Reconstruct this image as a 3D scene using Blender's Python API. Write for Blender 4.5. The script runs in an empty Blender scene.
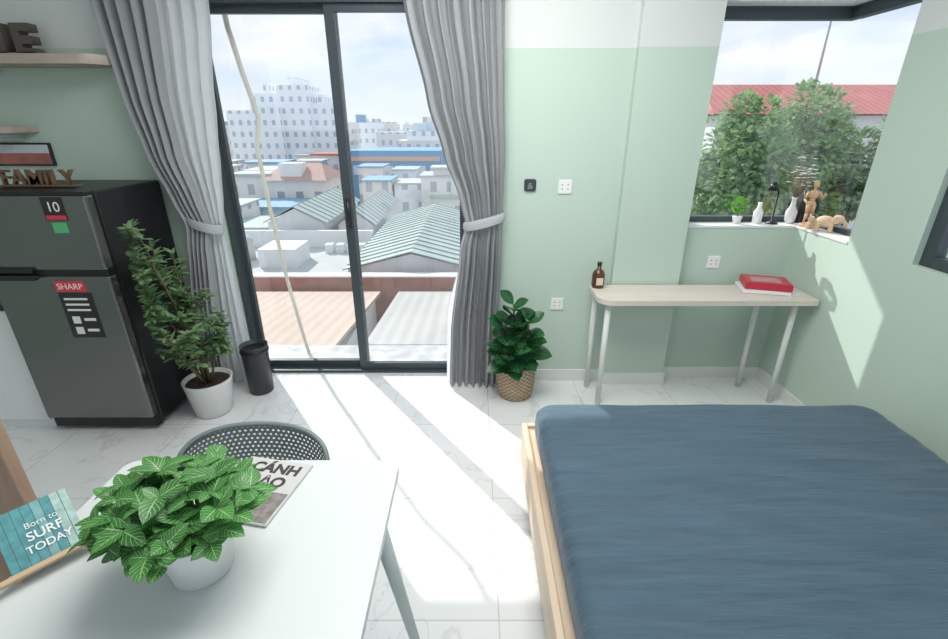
import bpy, bmesh, math, random
from mathutils import Vector, Matrix, noise
random.seed(7)
C = bpy.context.scene.collection

# ---------------------------------------------------------------- materials
def nt(name):
    m = bpy.data.materials.new(name); m.use_nodes = True
    n = m.node_tree.nodes; l = m.node_tree.links
    return m, n, l, n['Principled BSDF'], n['Material Output']

def mat(name, col, rough=0.6, metal=0.0, bump=0.0, bscale=50, var=0.0, vscale=6, spec=0.5, transl=0.0):
    m, n, l, b, o = nt(name)
    b.inputs['Base Color'].default_value = (*col, 1)
    b.inputs['Roughness'].default_value = rough
    b.inputs['Metallic'].default_value = metal
    b.inputs['Specular IOR Level'].default_value = spec
    tc = n.new('ShaderNodeTexCoord')
    if bump:
        no = n.new('ShaderNodeTexNoise'); no.inputs['Scale'].default_value = bscale
        no.inputs['Detail'].default_value = 4
        bp = n.new('ShaderNodeBump'); bp.inputs['Strength'].default_value = bump
        bp.inputs['Distance'].default_value = 0.01
        l.new(tc.outputs['Object'], no.inputs['Vector'])
        l.new(no.outputs['Fac'], bp.inputs['Height']); l.new(bp.outputs['Normal'], b.inputs['Normal'])
    if var:
        no = n.new('ShaderNodeTexNoise'); no.inputs['Scale'].default_value = vscale
        no.inputs['Detail'].default_value = 3
        mx = n.new('ShaderNodeMixRGB'); mx.blend_type = 'MIX'
        mx.inputs['Color1'].default_value = (*[c*(1-var) for c in col], 1)
        mx.inputs['Color2'].default_value = (*[min(1, c*(1+var)) for c in col], 1)
        l.new(tc.outputs['Object'], no.inputs['Vector'])
        l.new(no.outputs['Fac'], mx.inputs['Fac']); l.new(mx.outputs['Color'], b.inputs['Base Color'])
    if transl:
        t = n.new('ShaderNodeBsdfTranslucent'); t.inputs['Color'].default_value = (*col, 1)
        ms = n.new('ShaderNodeMixShader'); ms.inputs['Fac'].default_value = transl
        l.new(b.outputs[0], ms.inputs[1]); l.new(t.outputs[0], ms.inputs[2]); l.new(ms.outputs[0], o.inputs[0])
    return m

def mathn(n, l, op, a, b=None, c=None):
    x = n.new('ShaderNodeMath'); x.operation = op
    for i, v in enumerate((a, b, c)):
        if v is None: continue
        if isinstance(v, (int, float)): x.inputs[i].default_value = v
        else: l.new(v, x.inputs[i])
    return x.outputs[0]

def wood(name, c1, c2, axis='X', scale=8, rough=0.5):
    m, n, l, b, o = nt(name)
    tc = n.new('ShaderNodeTexCoord'); mp = n.new('ShaderNodeMapping')
    s = {'X': (0.15, 1, 1), 'Y': (1, 0.15, 1), 'Z': (1, 1, 0.15)}[axis]
    mp.inputs['Scale'].default_value = s
    no = n.new('ShaderNodeTexNoise'); no.inputs['Scale'].default_value = scale*3; no.inputs['Detail'].default_value = 6
    no.inputs['Distortion'].default_value = 0.6
    r = n.new('ShaderNodeValToRGB'); r.color_ramp.elements[0].color = (*c1, 1); r.color_ramp.elements[1].color = (*c2, 1)
    r.color_ramp.elements[0].position = .3; r.color_ramp.elements[1].position = .7
    l.new(tc.outputs['Object'], mp.inputs[0]); l.new(mp.outputs[0], no.inputs['Vector'])
    l.new(no.outputs['Fac'], r.inputs[0]); l.new(r.outputs[0], b.inputs['Base Color'])
    b.inputs['Roughness'].default_value = rough
    return m

MINT = (0.50, 0.615, 0.53)
WHITE_W = (0.65, 0.68, 0.66)
def wall_mat():
    m, n, l, b, o = nt('wall_paint_two_tone')
    g = n.new('ShaderNodeNewGeometry'); s = n.new('ShaderNodeSeparateXYZ')
    l.new(g.outputs['Position'], s.inputs[0])
    f = mathn(n, l, 'GREATER_THAN', s.outputs['Z'], 2.03)
    mx = n.new('ShaderNodeMixRGB'); mx.inputs[1].default_value = (*MINT, 1); mx.inputs[2].default_value = (*WHITE_W, 1)
    l.new(f, mx.inputs[0]); l.new(mx.outputs[0], b.inputs['Base Color'])
    b.inputs['Roughness'].default_value = 0.75
    no = n.new('ShaderNodeTexNoise'); no.inputs['Scale'].default_value = 120
    bp = n.new('ShaderNodeBump'); bp.inputs['Strength'].default_value = .06; bp.inputs['Distance'].default_value = .005
    l.new(g.outputs['Position'], no.inputs['Vector']); l.new(no.outputs['Fac'], bp.inputs['Height']); l.new(bp.outputs[0], b.inputs['Normal'])
    return m
M_WALL = wall_mat()

def floor_mat():
    m, n, l, b, o = nt('floor_marble_tile')
    g = n.new('ShaderNodeNewGeometry'); mp = n.new('ShaderNodeMapping')
    mp.inputs['Location'].default_value = (0.51, 0.05, 0)
    l.new(g.outputs['Position'], mp.inputs[0])
    br = n.new('ShaderNodeTexBrick'); br.offset = 0; br.squash = 1
    br.inputs['Scale'].default_value = 1; br.inputs['Brick Width'].default_value = .6; br.inputs['Row Height'].default_value = .6
    br.inputs['Mortar Size'].default_value = .0022; br.inputs['Mortar Smooth'].default_value = 0
    br.inputs['Color1'].default_value = (1, 1, 1, 1); br.inputs['Color2'].default_value = (.97, .97, .97, 1)
    br.inputs['Mortar'].default_value = (.68, .69, .68, 1)
    l.new(mp.outputs[0], br.inputs['Vector'])
    no = n.new('ShaderNodeTexNoise'); no.inputs['Scale'].default_value = 1.9; no.inputs['Detail'].default_value = 6; no.inputs['Distortion'].default_value = 1.6
    l.new(g.outputs['Position'], no.inputs['Vector'])
    a = mathn(n, l, 'SUBTRACT', no.outputs['Fac'], .47); a = mathn(n, l, 'ABSOLUTE', a)
    r = n.new('ShaderNodeValToRGB')
    r.color_ramp.elements[0].color = (.64, .65, .65, 1); r.color_ramp.elements[1].color = (.755, .77, .77, 1)
    r.color_ramp.elements[1].position = .016
    l.new(a, r.inputs[0])
    mx = n.new('ShaderNodeMixRGB'); mx.blend_type = 'MULTIPLY'; mx.inputs[0].default_value = 1
    l.new(r.outputs[0], mx.inputs[1]); l.new(br.outputs['Color'], mx.inputs[2]); l.new(mx.outputs[0], b.inputs['Base Color'])
    b.inputs['Roughness'].default_value = .16; b.inputs['Specular IOR Level'].default_value = .5
    return m
M_FLOOR = floor_mat()

def glass_mat(name='window_glass', tint=(1, 1, 1), refl=.06):
    m, n, l, b, o = nt(name); n.remove(b)
    t = n.new('ShaderNodeBsdfTransparent'); t.inputs[0].default_value = (*tint, 1)
    g = n.new('ShaderNodeBsdfGlossy'); g.inputs['Roughness'].default_value = .02
    ms = n.new('ShaderNodeMixShader'); ms.inputs[0].default_value = refl
    l.new(t.outputs[0], ms.inputs[1]); l.new(g.outputs[0], ms.inputs[2]); l.new(ms.outputs[0], o.inputs[0])
    return m
M_GLASS = glass_mat()

def corrugated(name, col, period=.25, axis='X', streak=.15):
    m, n, l, b, o = nt(name)
    tc = n.new('ShaderNodeTexCoord')
    w = n.new('ShaderNodeTexWave'); w.bands_direction = axis; w.inputs['Scale'].default_value = 1/period/3.2
    bp = n.new('ShaderNodeBump'); bp.inputs['Strength'].default_value = .3; bp.inputs['Distance'].default_value = .03
    l.new(tc.outputs['Object'], w.inputs[0]); l.new(w.outputs['Fac'], bp.inputs['Height']); l.new(bp.outputs[0], b.inputs['Normal'])
    no = n.new('ShaderNodeTexNoise'); no.inputs['Scale'].default_value = .8; no.inputs['Detail'].default_value = 6
    l.new(tc.outputs['Object'], no.inputs['Vector'])
    mx = n.new('ShaderNodeMixRGB'); mx.inputs[1].default_value = (*[c*(1-streak) for c in col], 1); mx.inputs[2].default_value = (*[min(1, c*(1+streak)) for c in col], 1)
    f = mathn(n, l, 'MULTIPLY_ADD', w.outputs['Fac'], .4, no.outputs['Fac'])
    f = mathn(n, l, 'SUBTRACT', f, .2)
    l.new(f, mx.inputs[0]); l.new(mx.outputs[0], b.inputs['Base Color']); b.inputs['Roughness'].default_value = .7
    b.inputs['Specular IOR Level'].default_value = .2
    return m

def facade(name, wall, win, bw=2.2, rh=3.0, ms=.75):
    m, n, l, b, o = nt(name)
    g = n.new('ShaderNodeNewGeometry'); s = n.new('ShaderNodeSeparateXYZ'); l.new(g.outputs['Position'], s.inputs[0])
    xy = mathn(n, l, 'ADD', s.outputs['X'], s.outputs['Y'])
    fx = mathn(n, l, 'FRACT', mathn(n, l, 'DIVIDE', xy, bw)); fz = mathn(n, l, 'FRACT', mathn(n, l, 'DIVIDE', s.outputs['Z'], rh))
    a = mathn(n, l, 'LESS_THAN', mathn(n, l, 'ABSOLUTE', mathn(n, l, 'SUBTRACT', fx, .5)), .2)
    c = mathn(n, l, 'LESS_THAN', mathn(n, l, 'ABSOLUTE', mathn(n, l, 'SUBTRACT', fz, .5)), .22)
    f = mathn(n, l, 'MULTIPLY', a, c)
    mx = n.new('ShaderNodeMixRGB'); mx.inputs[1].default_value = (*wall, 1); mx.inputs[2].default_value = (*win, 1)
    l.new(f, mx.inputs[0]); l.new(mx.outputs[0], b.inputs['Base Color']); b.inputs['Roughness'].default_value = .8
    return m

def leaf_mat(name, dark, light, vein, vein_w=.06, side=9, sw=.10, rough=.4, tr_=.3):
    m, n, l, b, o = nt(name)
    uv = n.new('ShaderNodeUVMap'); s = n.new('ShaderNodeSeparateXYZ'); l.new(uv.outputs[0], s.inputs[0])
    u = mathn(n, l, 'ABSOLUTE', mathn(n, l, 'MULTIPLY_ADD', s.outputs['X'], 2, -1))
    mid = mathn(n, l, 'LESS_THAN', u, vein_w)
    t = mathn(n, l, 'SUBTRACT', mathn(n, l, 'MULTIPLY', s.outputs['Y'], side), mathn(n, l, 'MULTIPLY', u, 2.2))
    fr = mathn(n, l, 'ABSOLUTE', mathn(n, l, 'SUBTRACT', mathn(n, l, 'FRACT', t), .5))
    sd = mathn(n, l, 'LESS_THAN', fr, sw)
    v = mathn(n, l, 'MAXIMUM', mid, sd)
    oi = n.new('ShaderNodeTexNoise'); oi.inputs['Scale'].default_value = 9
    g = n.new('ShaderNodeNewGeometry'); l.new(g.outputs['Position'], oi.inputs['Vector'])
    m1 = n.new('ShaderNodeMixRGB'); m1.inputs[1].default_value = (*dark, 1); m1.inputs[2].default_value = (*light, 1)
    rr = n.new('ShaderNodeMapRange'); rr.inputs[1].default_value = .35; rr.inputs[2].default_value = .65
    l.new(oi.outputs['Fac'], rr.inputs[0]); l.new(rr.outputs[0], m1.inputs[0])
    m2 = n.new('ShaderNodeMixRGB'); m2.inputs[2].default_value = (*vein, 1)
    l.new(v, m2.inputs[0]); l.new(m1.outputs[0], m2.inputs[1]); l.new(m2.outputs[0], b.inputs['Base Color'])
    b.inputs['Roughness'].default_value = rough
    tr = n.new('ShaderNodeBsdfTranslucent'); l.new(m2.outputs[0], tr.inputs[0])
    ms = n.new('ShaderNodeMixShader'); ms.inputs[0].default_value = tr_
    l.new(b.outputs[0], ms.inputs[1]); l.new(tr.outputs[0], ms.inputs[2]); l.new(ms.outputs[0], o.inputs[0])
    return m

# ---------------------------------------------------------------- geometry helpers
def link(ob, parent=None):
    C.objects.link(ob)
    if parent: ob.parent = parent
    return ob
def grp(name):
    e = bpy.data.objects.new(name, None); e.empty_display_size = .1; C.objects.link(e); return e
def meshobj(name, bm, m, parent=None, smooth=False):
    me = bpy.data.meshes.new(name); bmesh.ops.recalc_face_normals(bm, faces=bm.faces) if not smooth == 'leaf' else None
    bm.to_mesh(me); bm.free()
    for mm in (m if isinstance(m, (list, tuple)) else [m]): me.materials.append(mm)
    if smooth:
        for p in me.polygons: p.use_smooth = True
    return link(bpy.data.objects.new(name, me), parent)
def box(name, x0, x1, y0, y1, z0, z1, m, parent=None, bevel=0, seg=2):
    bm = bmesh.new(); bmesh.ops.create_cube(bm, size=1)
    for v in bm.verts:
        v.co = Vector(((x0+x1)/2+v.co.x*(x1-x0), (y0+y1)/2+v.co.y*(y1-y0), (z0+z1)/2+v.co.z*(z1-z0)))
    if bevel: bmesh.ops.bevel(bm, geom=bm.edges[:], offset=bevel, segments=seg, affect='EDGES', profile=.5)
    return meshobj(name, bm, m, parent)
def boxc(name, c, s, rz, m, parent=None, bevel=0, rot=None):
    bm = bmesh.new(); bmesh.ops.create_cube(bm, size=1)
    for v in bm.verts: v.co = Vector((v.co.x*s[0], v.co.y*s[1], v.co.z*s[2]))
    if bevel: bmesh.ops.bevel(bm, geom=bm.edges[:], offset=bevel, segments=2, affect='EDGES')
    R = rot if rot else Matrix.Rotation(rz, 4, 'Z')
    bm.transform(Matrix.Translation(c) @ R.to_4x4())
    return meshobj(name, bm, m, parent)
def lathe(name, prof, c, m, parent=None, seg=40, smooth=True):
    bm = bmesh.new(); rings = []
    for r, z in prof:
        rings.append([bm.verts.new((c[0]+r*math.cos(2*math.pi*i/seg), c[1]+r*math.sin(2*math.pi*i/seg), c[2]+z)) for i in range(seg)])
    for a, b in zip(rings, rings[1:]):
        for i in range(seg): bm.faces.new((a[i], a[(i+1) % seg], b[(i+1) % seg], b[i]))
    bm.faces.new(rings[0][::-1]); bm.faces.new(rings[-1])
    ob = meshobj(name, bm, m, parent, False)
    for p in ob.data.polygons: p.use_smooth = smooth and len(p.vertices) == 4
    return ob
def tube_bm(bm, pts, r0, r1=None, seg=8):
    r1 = r0 if r1 is None else r1; pts = [Vector(p) for p in pts]; rings = []
    for i, p in enumerate(pts):
        d = (pts[min(i+1, len(pts)-1)]-pts[max(i-1, 0)]).normalized()
        a = d.orthogonal().normalized() if i == 0 else (a-d*a.dot(d)).normalized()
        b = d.cross(a); r = r0+(r1-r0)*i/max(1, len(pts)-1)
        rings.append([bm.verts.new(p+(a*math.cos(2*math.pi*k/seg)+b*math.sin(2*math.pi*k/seg))*r) for k in range(seg)])
    for A, B in zip(rings, rings[1:]):
        for k in range(seg): bm.faces.new((A[k], A[(k+1) % seg], B[(k+1) % seg], B[k]))
    bm.faces.new(rings[0][::-1]); bm.faces.new(rings[-1])
def tube(name, pts, r0, m, parent=None, r1=None, seg=10):
    bm = bmesh.new(); tube_bm(bm, pts, r0, r1, seg); return meshobj(name, bm, m, parent, True)
def ell(name, c, s, m, parent=None, rot=None):
    bm = bmesh.new(); bmesh.ops.create_uvsphere(bm, u_segments=20, v_segments=12, radius=1)
    M = Matrix.Translation(c) @ (rot.to_4x4() if rot else Matrix()) @ Matrix.Diagonal((*s, 1))
    bm.transform(M); return meshobj(name, bm, m, parent, True)
def rrect(name, x0, x1, y0, y1, z0, z1, rad, m, parent=None, bevel=.004, n=10):
    pts = []
    for (cx, cy, a0), r in zip(((x0, y0, 180), (x1, y0, 270), (x1, y1, 0), (x0, y1, 90)), rad):
        sx = 1 if cx == x0 else -1; sy = 1 if cy == y0 else -1
        for i in range(n+1):
            a = math.radians(a0+90*i/n); pts.append((cx+sx*r+r*math.cos(a), cy+sy*r+r*math.sin(a)))
            if r == 0: break
    bm = bmesh.new(); lo = [bm.verts.new((x, y, z0)) for x, y in pts]; hi = [bm.verts.new((x, y, z1)) for x, y in pts]
    k = len(pts)
    bm.faces.new(lo[::-1]); bm.faces.new(hi)
    for i in range(k): bm.faces.new((lo[i], lo[(i+1) % k], hi[(i+1) % k], hi[i]))
    if bevel:
        e = [e for e in bm.edges if abs(e.verts[0].co.z-e.verts[1].co.z) < 1e-6]
        bmesh.ops.bevel(bm, geom=e, offset=bevel, segments=2, affect='EDGES')
    return meshobj(name, bm, m, parent)
def text(name, s, loc, rot, size, m, parent=None, ext=.0006, align='CENTER', bold=0):
    cu = bpy.data.curves.new(name, 'FONT'); cu.body = s; cu.size = size; cu.extrude = ext; cu.align_x = align; cu.offset = bold
    cu.materials.append(m); ob = bpy.data.objects.new(name, cu); link(ob, parent)
    ob.matrix_world = Matrix.Translation(loc) @ rot.to_4x4(); return ob
RX90 = Matrix.Rotation(math.pi/2, 3, 'X')

def leaf(bm, uvl, base, d, nrm, L, W, bend=.3, shape=.5, nl=6, fold=.15):
    d = d.normalized(); side = d.cross(nrm)
    if side.length < 1e-4: side = d.orthogonal()
    side.normalize(); up = side.cross(d).normalized(); rows = []
    for i in range(nl+1):
        t = i/nl; w = W*.5*(math.sin(math.pi*min(1, t**(shape*1.3+.2)))**.75 if 0 < t < 1 else .02)
        p = base+d*(L*t)-up*(bend*L*t*t)
        rows.append([bm.verts.new(p+side*(k*w)+up*(abs(k)*w*fold)) for k in (-1, 0, 1)])
    for i in range(nl):
        for k in range(2):
            f = bm.faces.new((rows[i][k], rows[i][k+1], rows[i+1][k+1], rows[i+1][k])); f.smooth = True
            for lp, (uu, vv) in zip(f.loops, ((k/2, i/nl), ((k+1)/2, i/nl), ((k+1)/2, (i+1)/nl), (k/2, (i+1)/nl))): lp[uvl].uv = (uu, vv)

def interp(tab, z):
    tab = sorted(tab)
    if z <= tab[0][0]: return tab[0][1:]
    for a, b in zip(tab, tab[1:]):
        if z <= b[0]:
            t = (z-a[0])/(b[0]-a[0]); t = t*t*(3-2*t)*.5+t*.5
            return tuple(p+(q-p)*t for p, q in zip(a[1:], b[1:]))
    return tab[-1][1:]

# ---------------------------------------------------------------- shared materials
M_FRAME = mat('aluminium_frame_dark', (.06, .078, .088), .45, .3)
M_WHITE = mat('white_satin', (.80, .81, .80), .45)
M_METALW = mat('white_powder_metal', (.74, .78, .76), .35)
M_BASE = mat('baseboard_tile', (.74, .76, .74), .35, var=.05)
M_BLACK = mat('black_plastic', (.012, .012, .014), .35)
M_CEIL = mat('ceiling_paint', (.85, .86, .85), .9)
M_MARBLE = mat('ledge_marble', (.52, .53, .53), .3, var=.6, vscale=9)
M_SOIL = mat('soil', (.05, .03, .02), .9, bump=.8, bscale=80)

# ---------------------------------------------------------------- room shell
H = 2.75; XW = 2.0; XL = -3.3; YR = -2.4
box('floor', XL-.15, XW+.15, YR, 3.1, -.15, 0, M_FLOOR)
box('ceiling', XL-.15, XW+.15, YR, 3.25, H, H+.15, M_CEIL)
box('wall_left', XL-.15, XL, YR, 3.1, 0, H, M_WALL)
w = grp('wall_far')
box('wall_section_left', XL, -1.58, 2.88, 3.12, 0, H, M_WALL, w)
box('wall_header', -1.58, -.02, 2.88, 3.12, 2.34, H, M_WALL, w)
box('wall_section_mid', -.02, .87, 2.88, 3.12, 0, H, M_WALL, w)
box('pillar', .87, 1.29, 2.83, 3.12, 0, H, M_WALL, w)
box('wall_under_window', 1.29, XW+.15, 2.92, 3.12, 0, 1.06, M_WALL, w)
box('wall_over_window', 1.29, XW+.15, 2.92, 3.12, 2.25, H, M_WALL, w)
box('added_sun_overhang', XL, 1.0, 3.12, 4.35, H, H+.15, M_CEIL, w)  # unseen overhang, added to keep the door's sun patch off the bed
w = grp('wall_right')
box('wall_under_corner_window', XW, XW+.15, 2.48, 2.92, 0, 1.06, M_WALL, w)
box('wall_over_corner_window', XW, XW+.15, 2.48, 2.92, 2.25, H, M_WALL, w)
box('wall_pier', XW, XW+.15, 2.08, 2.48, 0, H, M_WALL, w)
box('wall_under_side_window', XW, XW+.15, .4, 2.08, 0, 1.06, M_WALL, w)
box('wall_over_side_window', XW, XW+.15, .4, 2.08, 2.25, H, M_WALL, w)
box('wall_section_near', XW, XW+.15, YR, .4, 0, H, M_WALL, w)
# baseboards
b = grp('baseboard_far')
box('base_left', XL, -1.60, 2.868, 2.88, 0, .085, M_BASE, b)
box('base_mid', 0.0, .858, 2.868, 2.88, 0, .085, M_BASE, b)
box('base_pillar', .858, 1.302, 2.818, 2.83, 0, .085, M_BASE, b)
box('base_bay', 1.302, XW-.012, 2.908, 2.92, 0, .085, M_BASE, b)
box('baseboard_right', XW-.012, XW, YR, 2.908, 0, .085, M_BASE)
# window sill
s = grp('trim_sill')
box('sill_far', 1.292, XW+.14, 2.915, 3.10, 1.06, 1.072, M_WHITE, s)
box('sill_right', XW-.005, XW+.14, 2.482, 2.915, 1.06, 1.072, M_WHITE, s)

# ---- sliding door
d = grp('door_1')
DX0, DX1, DZ = -1.57, -.03, 2.33
box('frame_left', DX0, DX0+.03, 3.0, 3.10, 0, DZ, M_FRAME, d)
box('frame_right', DX1-.03, DX1, 3.0, 3.10, 0, DZ, M_FRAME, d)
box('frame_top', DX0, DX1, 2.98, 3.10, DZ-.07, DZ, M_FRAME, d)
box('track', DX0+.03, DX1-.03, 2.98, 3.10, 0, .02, M_FRAME, d)
def sash(x0, x1, y, tag, ta, tb):
    z0, z1 = .02, DZ-.07
    box(tag+'_stile_a', x0, x0+ta, y, y+.035, z0, z1, M_FRAME, d)
    box(tag+'_stile_b', x1-tb, x1, y, y+.035, z0, z1, M_FRAME, d)
    box(tag+'_rail_bottom', x0+ta, x1-tb, y, y+.035, z0, z0+.045, M_FRAME, d)
    box(tag+'_rail_top', x0+ta, x1-tb, y, y+.035, z1-.04, z1, M_FRAME, d)
    box(tag+'_glass', x0+ta, x1-tb, y+.014, y+.018, z0+.045, z1-.04, M_GLASS, d)
sash(DX0+.03, -.765, 3.05, 'outer_sash', .03, .05); sash(-.82, DX1-.03, 3.005, 'inner_sash', .055, .03)
tube('latch', [(-.79, 2.99, 1.05), (-.79, 2.99, 1.22)], .012, M_BLACK, d)

# ---- corner window
wn = grp('window_1')
yg = 3.06; xg = XW+.11; z0, z1 = 1.072, 2.25
box('bottom_rail_far', 1.29, xg+.02, yg-.02, yg+.03, z0, z0+.035, M_FRAME, wn)
box('top_rail_far', 1.29, xg+.02, yg-.03, yg+.03, z1-.06, z1, M_FRAME, wn)
box('jamb_left', 1.29, 1.315, yg-.02, yg+.03, z0, z1, M_FRAME, wn)
box('bottom_rail_side', xg-.01, xg+.03, 2.48, yg-.02, z0, z0+.03, M_FRAME, wn)
box('top_rail_side', xg-.03, xg+.03, 2.48, yg-.03, z1-.06, z1, M_FRAME, wn)
box('glass_far', 1.315, xg, yg, yg+.004, z0+.035, z1-.06, M_GLASS, wn)
box('glass_side', xg, xg+.004, 2.485, yg, z0+.03, z1-.06, M_GLASS, wn)
wn = grp('window_2')
box('bottom_rail', XW+.03, XW+.08, .4, 2.08, 1.06, 1.11, M_FRAME, wn)
box('top_rail', XW+.03, XW+.08, .4, 2.08, 2.19, 2.25, M_FRAME, wn)
box('jamb_far', XW+.03, XW+.08, 2.02, 2.08, 1.11, 2.19, M_FRAME, wn)
box('jamb_near', XW+.03, XW+.08, .4, .45, 1.11, 2.19, M_FRAME, wn)
box('mullion', XW+.03, XW+.08, 1.2, 1.25, 1.11, 2.19, M_FRAME, wn)
box('glass', XW+.05, XW+.054, .45, 2.02, 1.11, 2.19, M_GLASS, wn)

# ---------------------------------------------------------------- curtains
def curtain_mat(name, col, tr, bumpy=.15):
    m = mat(name, col, .85, 0, bumpy, 400, .06, 20, .2, tr); return m
M_CUR = curtain_mat('curtain_grey_cloth', (.38, .395, .405), .20)
M_SHEER = curtain_mat('curtain_white_lining', (.88, .90, .92), .55)
M_TIE = mat('curtain_tieback_cloth', (.44, .46, .48), .8)
def curtain(name, tab, y, folds, m, parent, amp=.05, seed=0, z0=.015, z1=2.62):
    bm = bmesh.new(); nu = folds*12; nv = 90; rows = []
    for j in range(nv+1):
        z = z0+(z1-z0)*j/nv; x0, x1 = interp(tab, z); row = []
        tie = math.exp(-((z-1.10)/.16)**2)
        for i in range(nu+1):
            u = i/nu
            ph = 2*math.pi*folds*(u+.012*math.sin(5*u+seed))+seed
            wv = math.sin(ph)+.25*math.sin(2.3*ph+z*1.5)
            a = amp*(1-.55*tie)*(.8+.35*noise.noise(Vector((u*6, z*.9, seed))))
            uu = u+.010*math.sin(ph*2+1)+.004*noise.noise(Vector((u*9, z*3, seed+4)))
            row.append(bm.verts.new((x0+(x1-x0)*uu, y+a*wv+amp*.25*noise.noise(Vector((u*4, z*2.5, seed+9))), z)))
        rows.append(row)
    for a, b2 in zip(rows, rows[1:]):
        for i in range(nu): bm.faces.new((a[i], a[i+1], b2[i+1], b2[i]))
    return meshobj(name, bm, m, parent, True)
cl = grp('curtain')
tabL = [(.0, -1.80, -1.66), (.5, -1.79, -1.64), (.95, -1.73, -1.60), (1.10, -1.71, -1.575), (1.25, -1.755, -1.60), (1.5, -1.83, -1.65), (1.77, -1.88, -1.655), (2.21, -1.935, -1.62), (2.62, -1.975, -1.62)]
curtain('cloth', tabL, 2.785, 5, M_CUR, cl, .040, 1.0)
tabLs = [(.0, -1.70, -1.49), (.5, -1.68, -1.50), (.95, -1.63, -1.51), (1.10, -1.61, -1.51), (1.25, -1.64, -1.48), (1.5, -1.69, -1.45), (1.77, -1.70, -1.42), (2.21, -1.66, -1.36), (2.62, -1.66, -1.30)]
curtain('lining', tabLs, 2.842, 4, M_SHEER, cl, .022, 3.0)
def tie(parent, x0, x1, y, z):
    bm = bmesh.new(); n = 32; cx = (x0+x1)/2; rx = (x1-x0)/2+.012; ry = .06; rings = []
    for zz, k in ((-.028, .97), (-.014, 1.02), (.014, 1.02), (.028, .97)):
        rings.append([bm.verts.new((cx+rx*k*math.cos(2*math.pi*i/n), y+ry*k*math.sin(2*math.pi*i/n), z+zz+.03*math.cos(2*math.pi*i/n)*(1 if cx > -1 else -1))) for i in range(n)])
    for a, b2 in zip(rings, rings[1:]):
        for i in range(n): bm.faces.new((a[i], a[(i+1) % n], b2[(i+1) % n], b2[i]))
    meshobj('tieback', bm, M_TIE, parent, True)
tie(cl, -1.70, -1.52, 2.812, 1.10)
cr = grp('curtain.001')
tabR = [(.0, -.165, .15), (.4, -.15, .16), (.95, -.085, .17), (1.10, -.05, .17), (1.25, -.085, .175), (1.5, -.175, .18), (1.77, -.255, .17), (2.21, -.355, .16), (2.62, -.435, .155)]
curtain('cloth', tabR, 2.785, 7, M_CUR, cr, .040, 2.0)
tabRs = [(.0, -.185, .05), (.5, -.17, .05), (1.10, -.03, .08), (1.77, -.20, .05), (2.21, -.28, .05), (2.62, -.34, .05)]
curtain('lining', tabRs, 2.85, 4, M_SHEER, cr, .016, 5.0)
tie(cr, -.05, .17, 2.80, 1.12)
r = grp('curtain_rail'); tube('rod', [(-2.1, 2.79, 2.66), (.35, 2.79, 2.66)], .014, M_METALW, r)
for x in (-2.0, -.8, .25): box('bracket', x-.01, x+.01, 2.79, 2.88, 2.65, 2.67, M_METALW, r)

# ---------------------------------------------------------------- refrigerator
def fridge_door_mat():
    m, n, l, b, o = nt('fridge_brushed_steel')
    tc = n.new('ShaderNodeTexCoord'); mp = n.new('ShaderNodeMapping'); mp.inputs['Scale'].default_value = (1, 1, 200)
    no = n.new('ShaderNodeTexNoise'); no.inputs['Scale'].default_value = 3
    l.new(tc.outputs['Object'], mp.inputs[0]); l.new(mp.outputs[0], no.inputs['Vector'])
    r = n.new('ShaderNodeValToRGB'); r.color_ramp.elements[0].color = (.17, .168, .165, 1); r.color_ramp.elements[1].color = (.25, .248, .245, 1)
    l.new(no.outputs['Fac'], r.inputs[0]); l.new(r.outputs[0], b.inputs['Base Color'])
    b.inputs['Metallic'].default_value = .9; b.inputs['Roughness'].default_value = .22
    return m
M_FD = fridge_door_mat(); M_FB = mat('fridge_black_body', (.010, .010, .012), .4)
M_RED = mat('sticker_red', (.75, .04, .07), .5); M_STK = mat('sticker_black', (.02, .02, .022), .5)
M_TXT = mat('print_white', (.85, .85, .85), .6); M_GRN = mat('sticker_green', (.1, .5, .2), .5)
f = grp('refrigerator')
fx0, fx1, fy = -2.44, -1.83, 2.265
box('body', fx0, fx1, fy+.06, 2.84, .04, 1.355, M_FB, f, .012)
box('freezer_door', fx0+.002, fx1-.004, fy, fy+.058, .975, 1.345, M_FD, f, .012, 3)
box('fridge_door', fx0+.002, fx1-.004, fy, fy+.058, .10, .945, M_FD, f, .012, 3)
box('handle_gap', fx0+.01, fx1-.01, fy+.012, fy+.06, .942, .98, M_FB, f)
box('freezer_handle', fx0-.0, fx0+.24, fy-.018, fy+.01, .965, .992, M_FB, f, .006)
box('fridge_handle', fx0-.0, fx0+.24, fy-.018, fy+.01, .925, .955, M_FB, f, .006)
box('plinth', fx0+.01, fx1-.01, fy+.03, fy+.1, .03, .10, M_FB, f)
for i, (x, y) in enumerate(((fx0+.06, fy+.1), (fx1-.06, fy+.1), (fx0+.06, 2.78), (fx1-.06, 2.78))):
    lathe('foot_%d' % i, [(.02, 0), (.02, .05)], (x, y, 0), M_FB, f, 12)
box('top_panel', fx0+.002, fx1-.004, fy+.001, fy+.06, 1.343, 1.36, M_FB, f, .004)
yy = fy-.0015
box('warranty_sticker', -2.05, -1.945, yy, fy+.001, 1.225, 1.335, M_STK, f)
box('warranty_band', -2.045, -1.95, yy-.001, yy, 1.23, 1.25, M_RED, f)
text('warranty_text', '10', (-1.998, yy-.001, 1.268), RX90, .066, M_TXT, f)
box('energy_sticker', -2.03, -1.96, yy, fy+.001, 1.165, 1.215, M_GRN, f)
box('brand_label', -2.125, -1.97, yy, fy+.001, .865, .92, M_RED, f)
text('brand_text', 'SHARP', (-2.048, yy-.001, .878), RX90, .044, M_TXT, f)
box('info_sticker', -2.12, -1.95, yy, fy+.001, .61, .86, M_STK, f)
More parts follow.
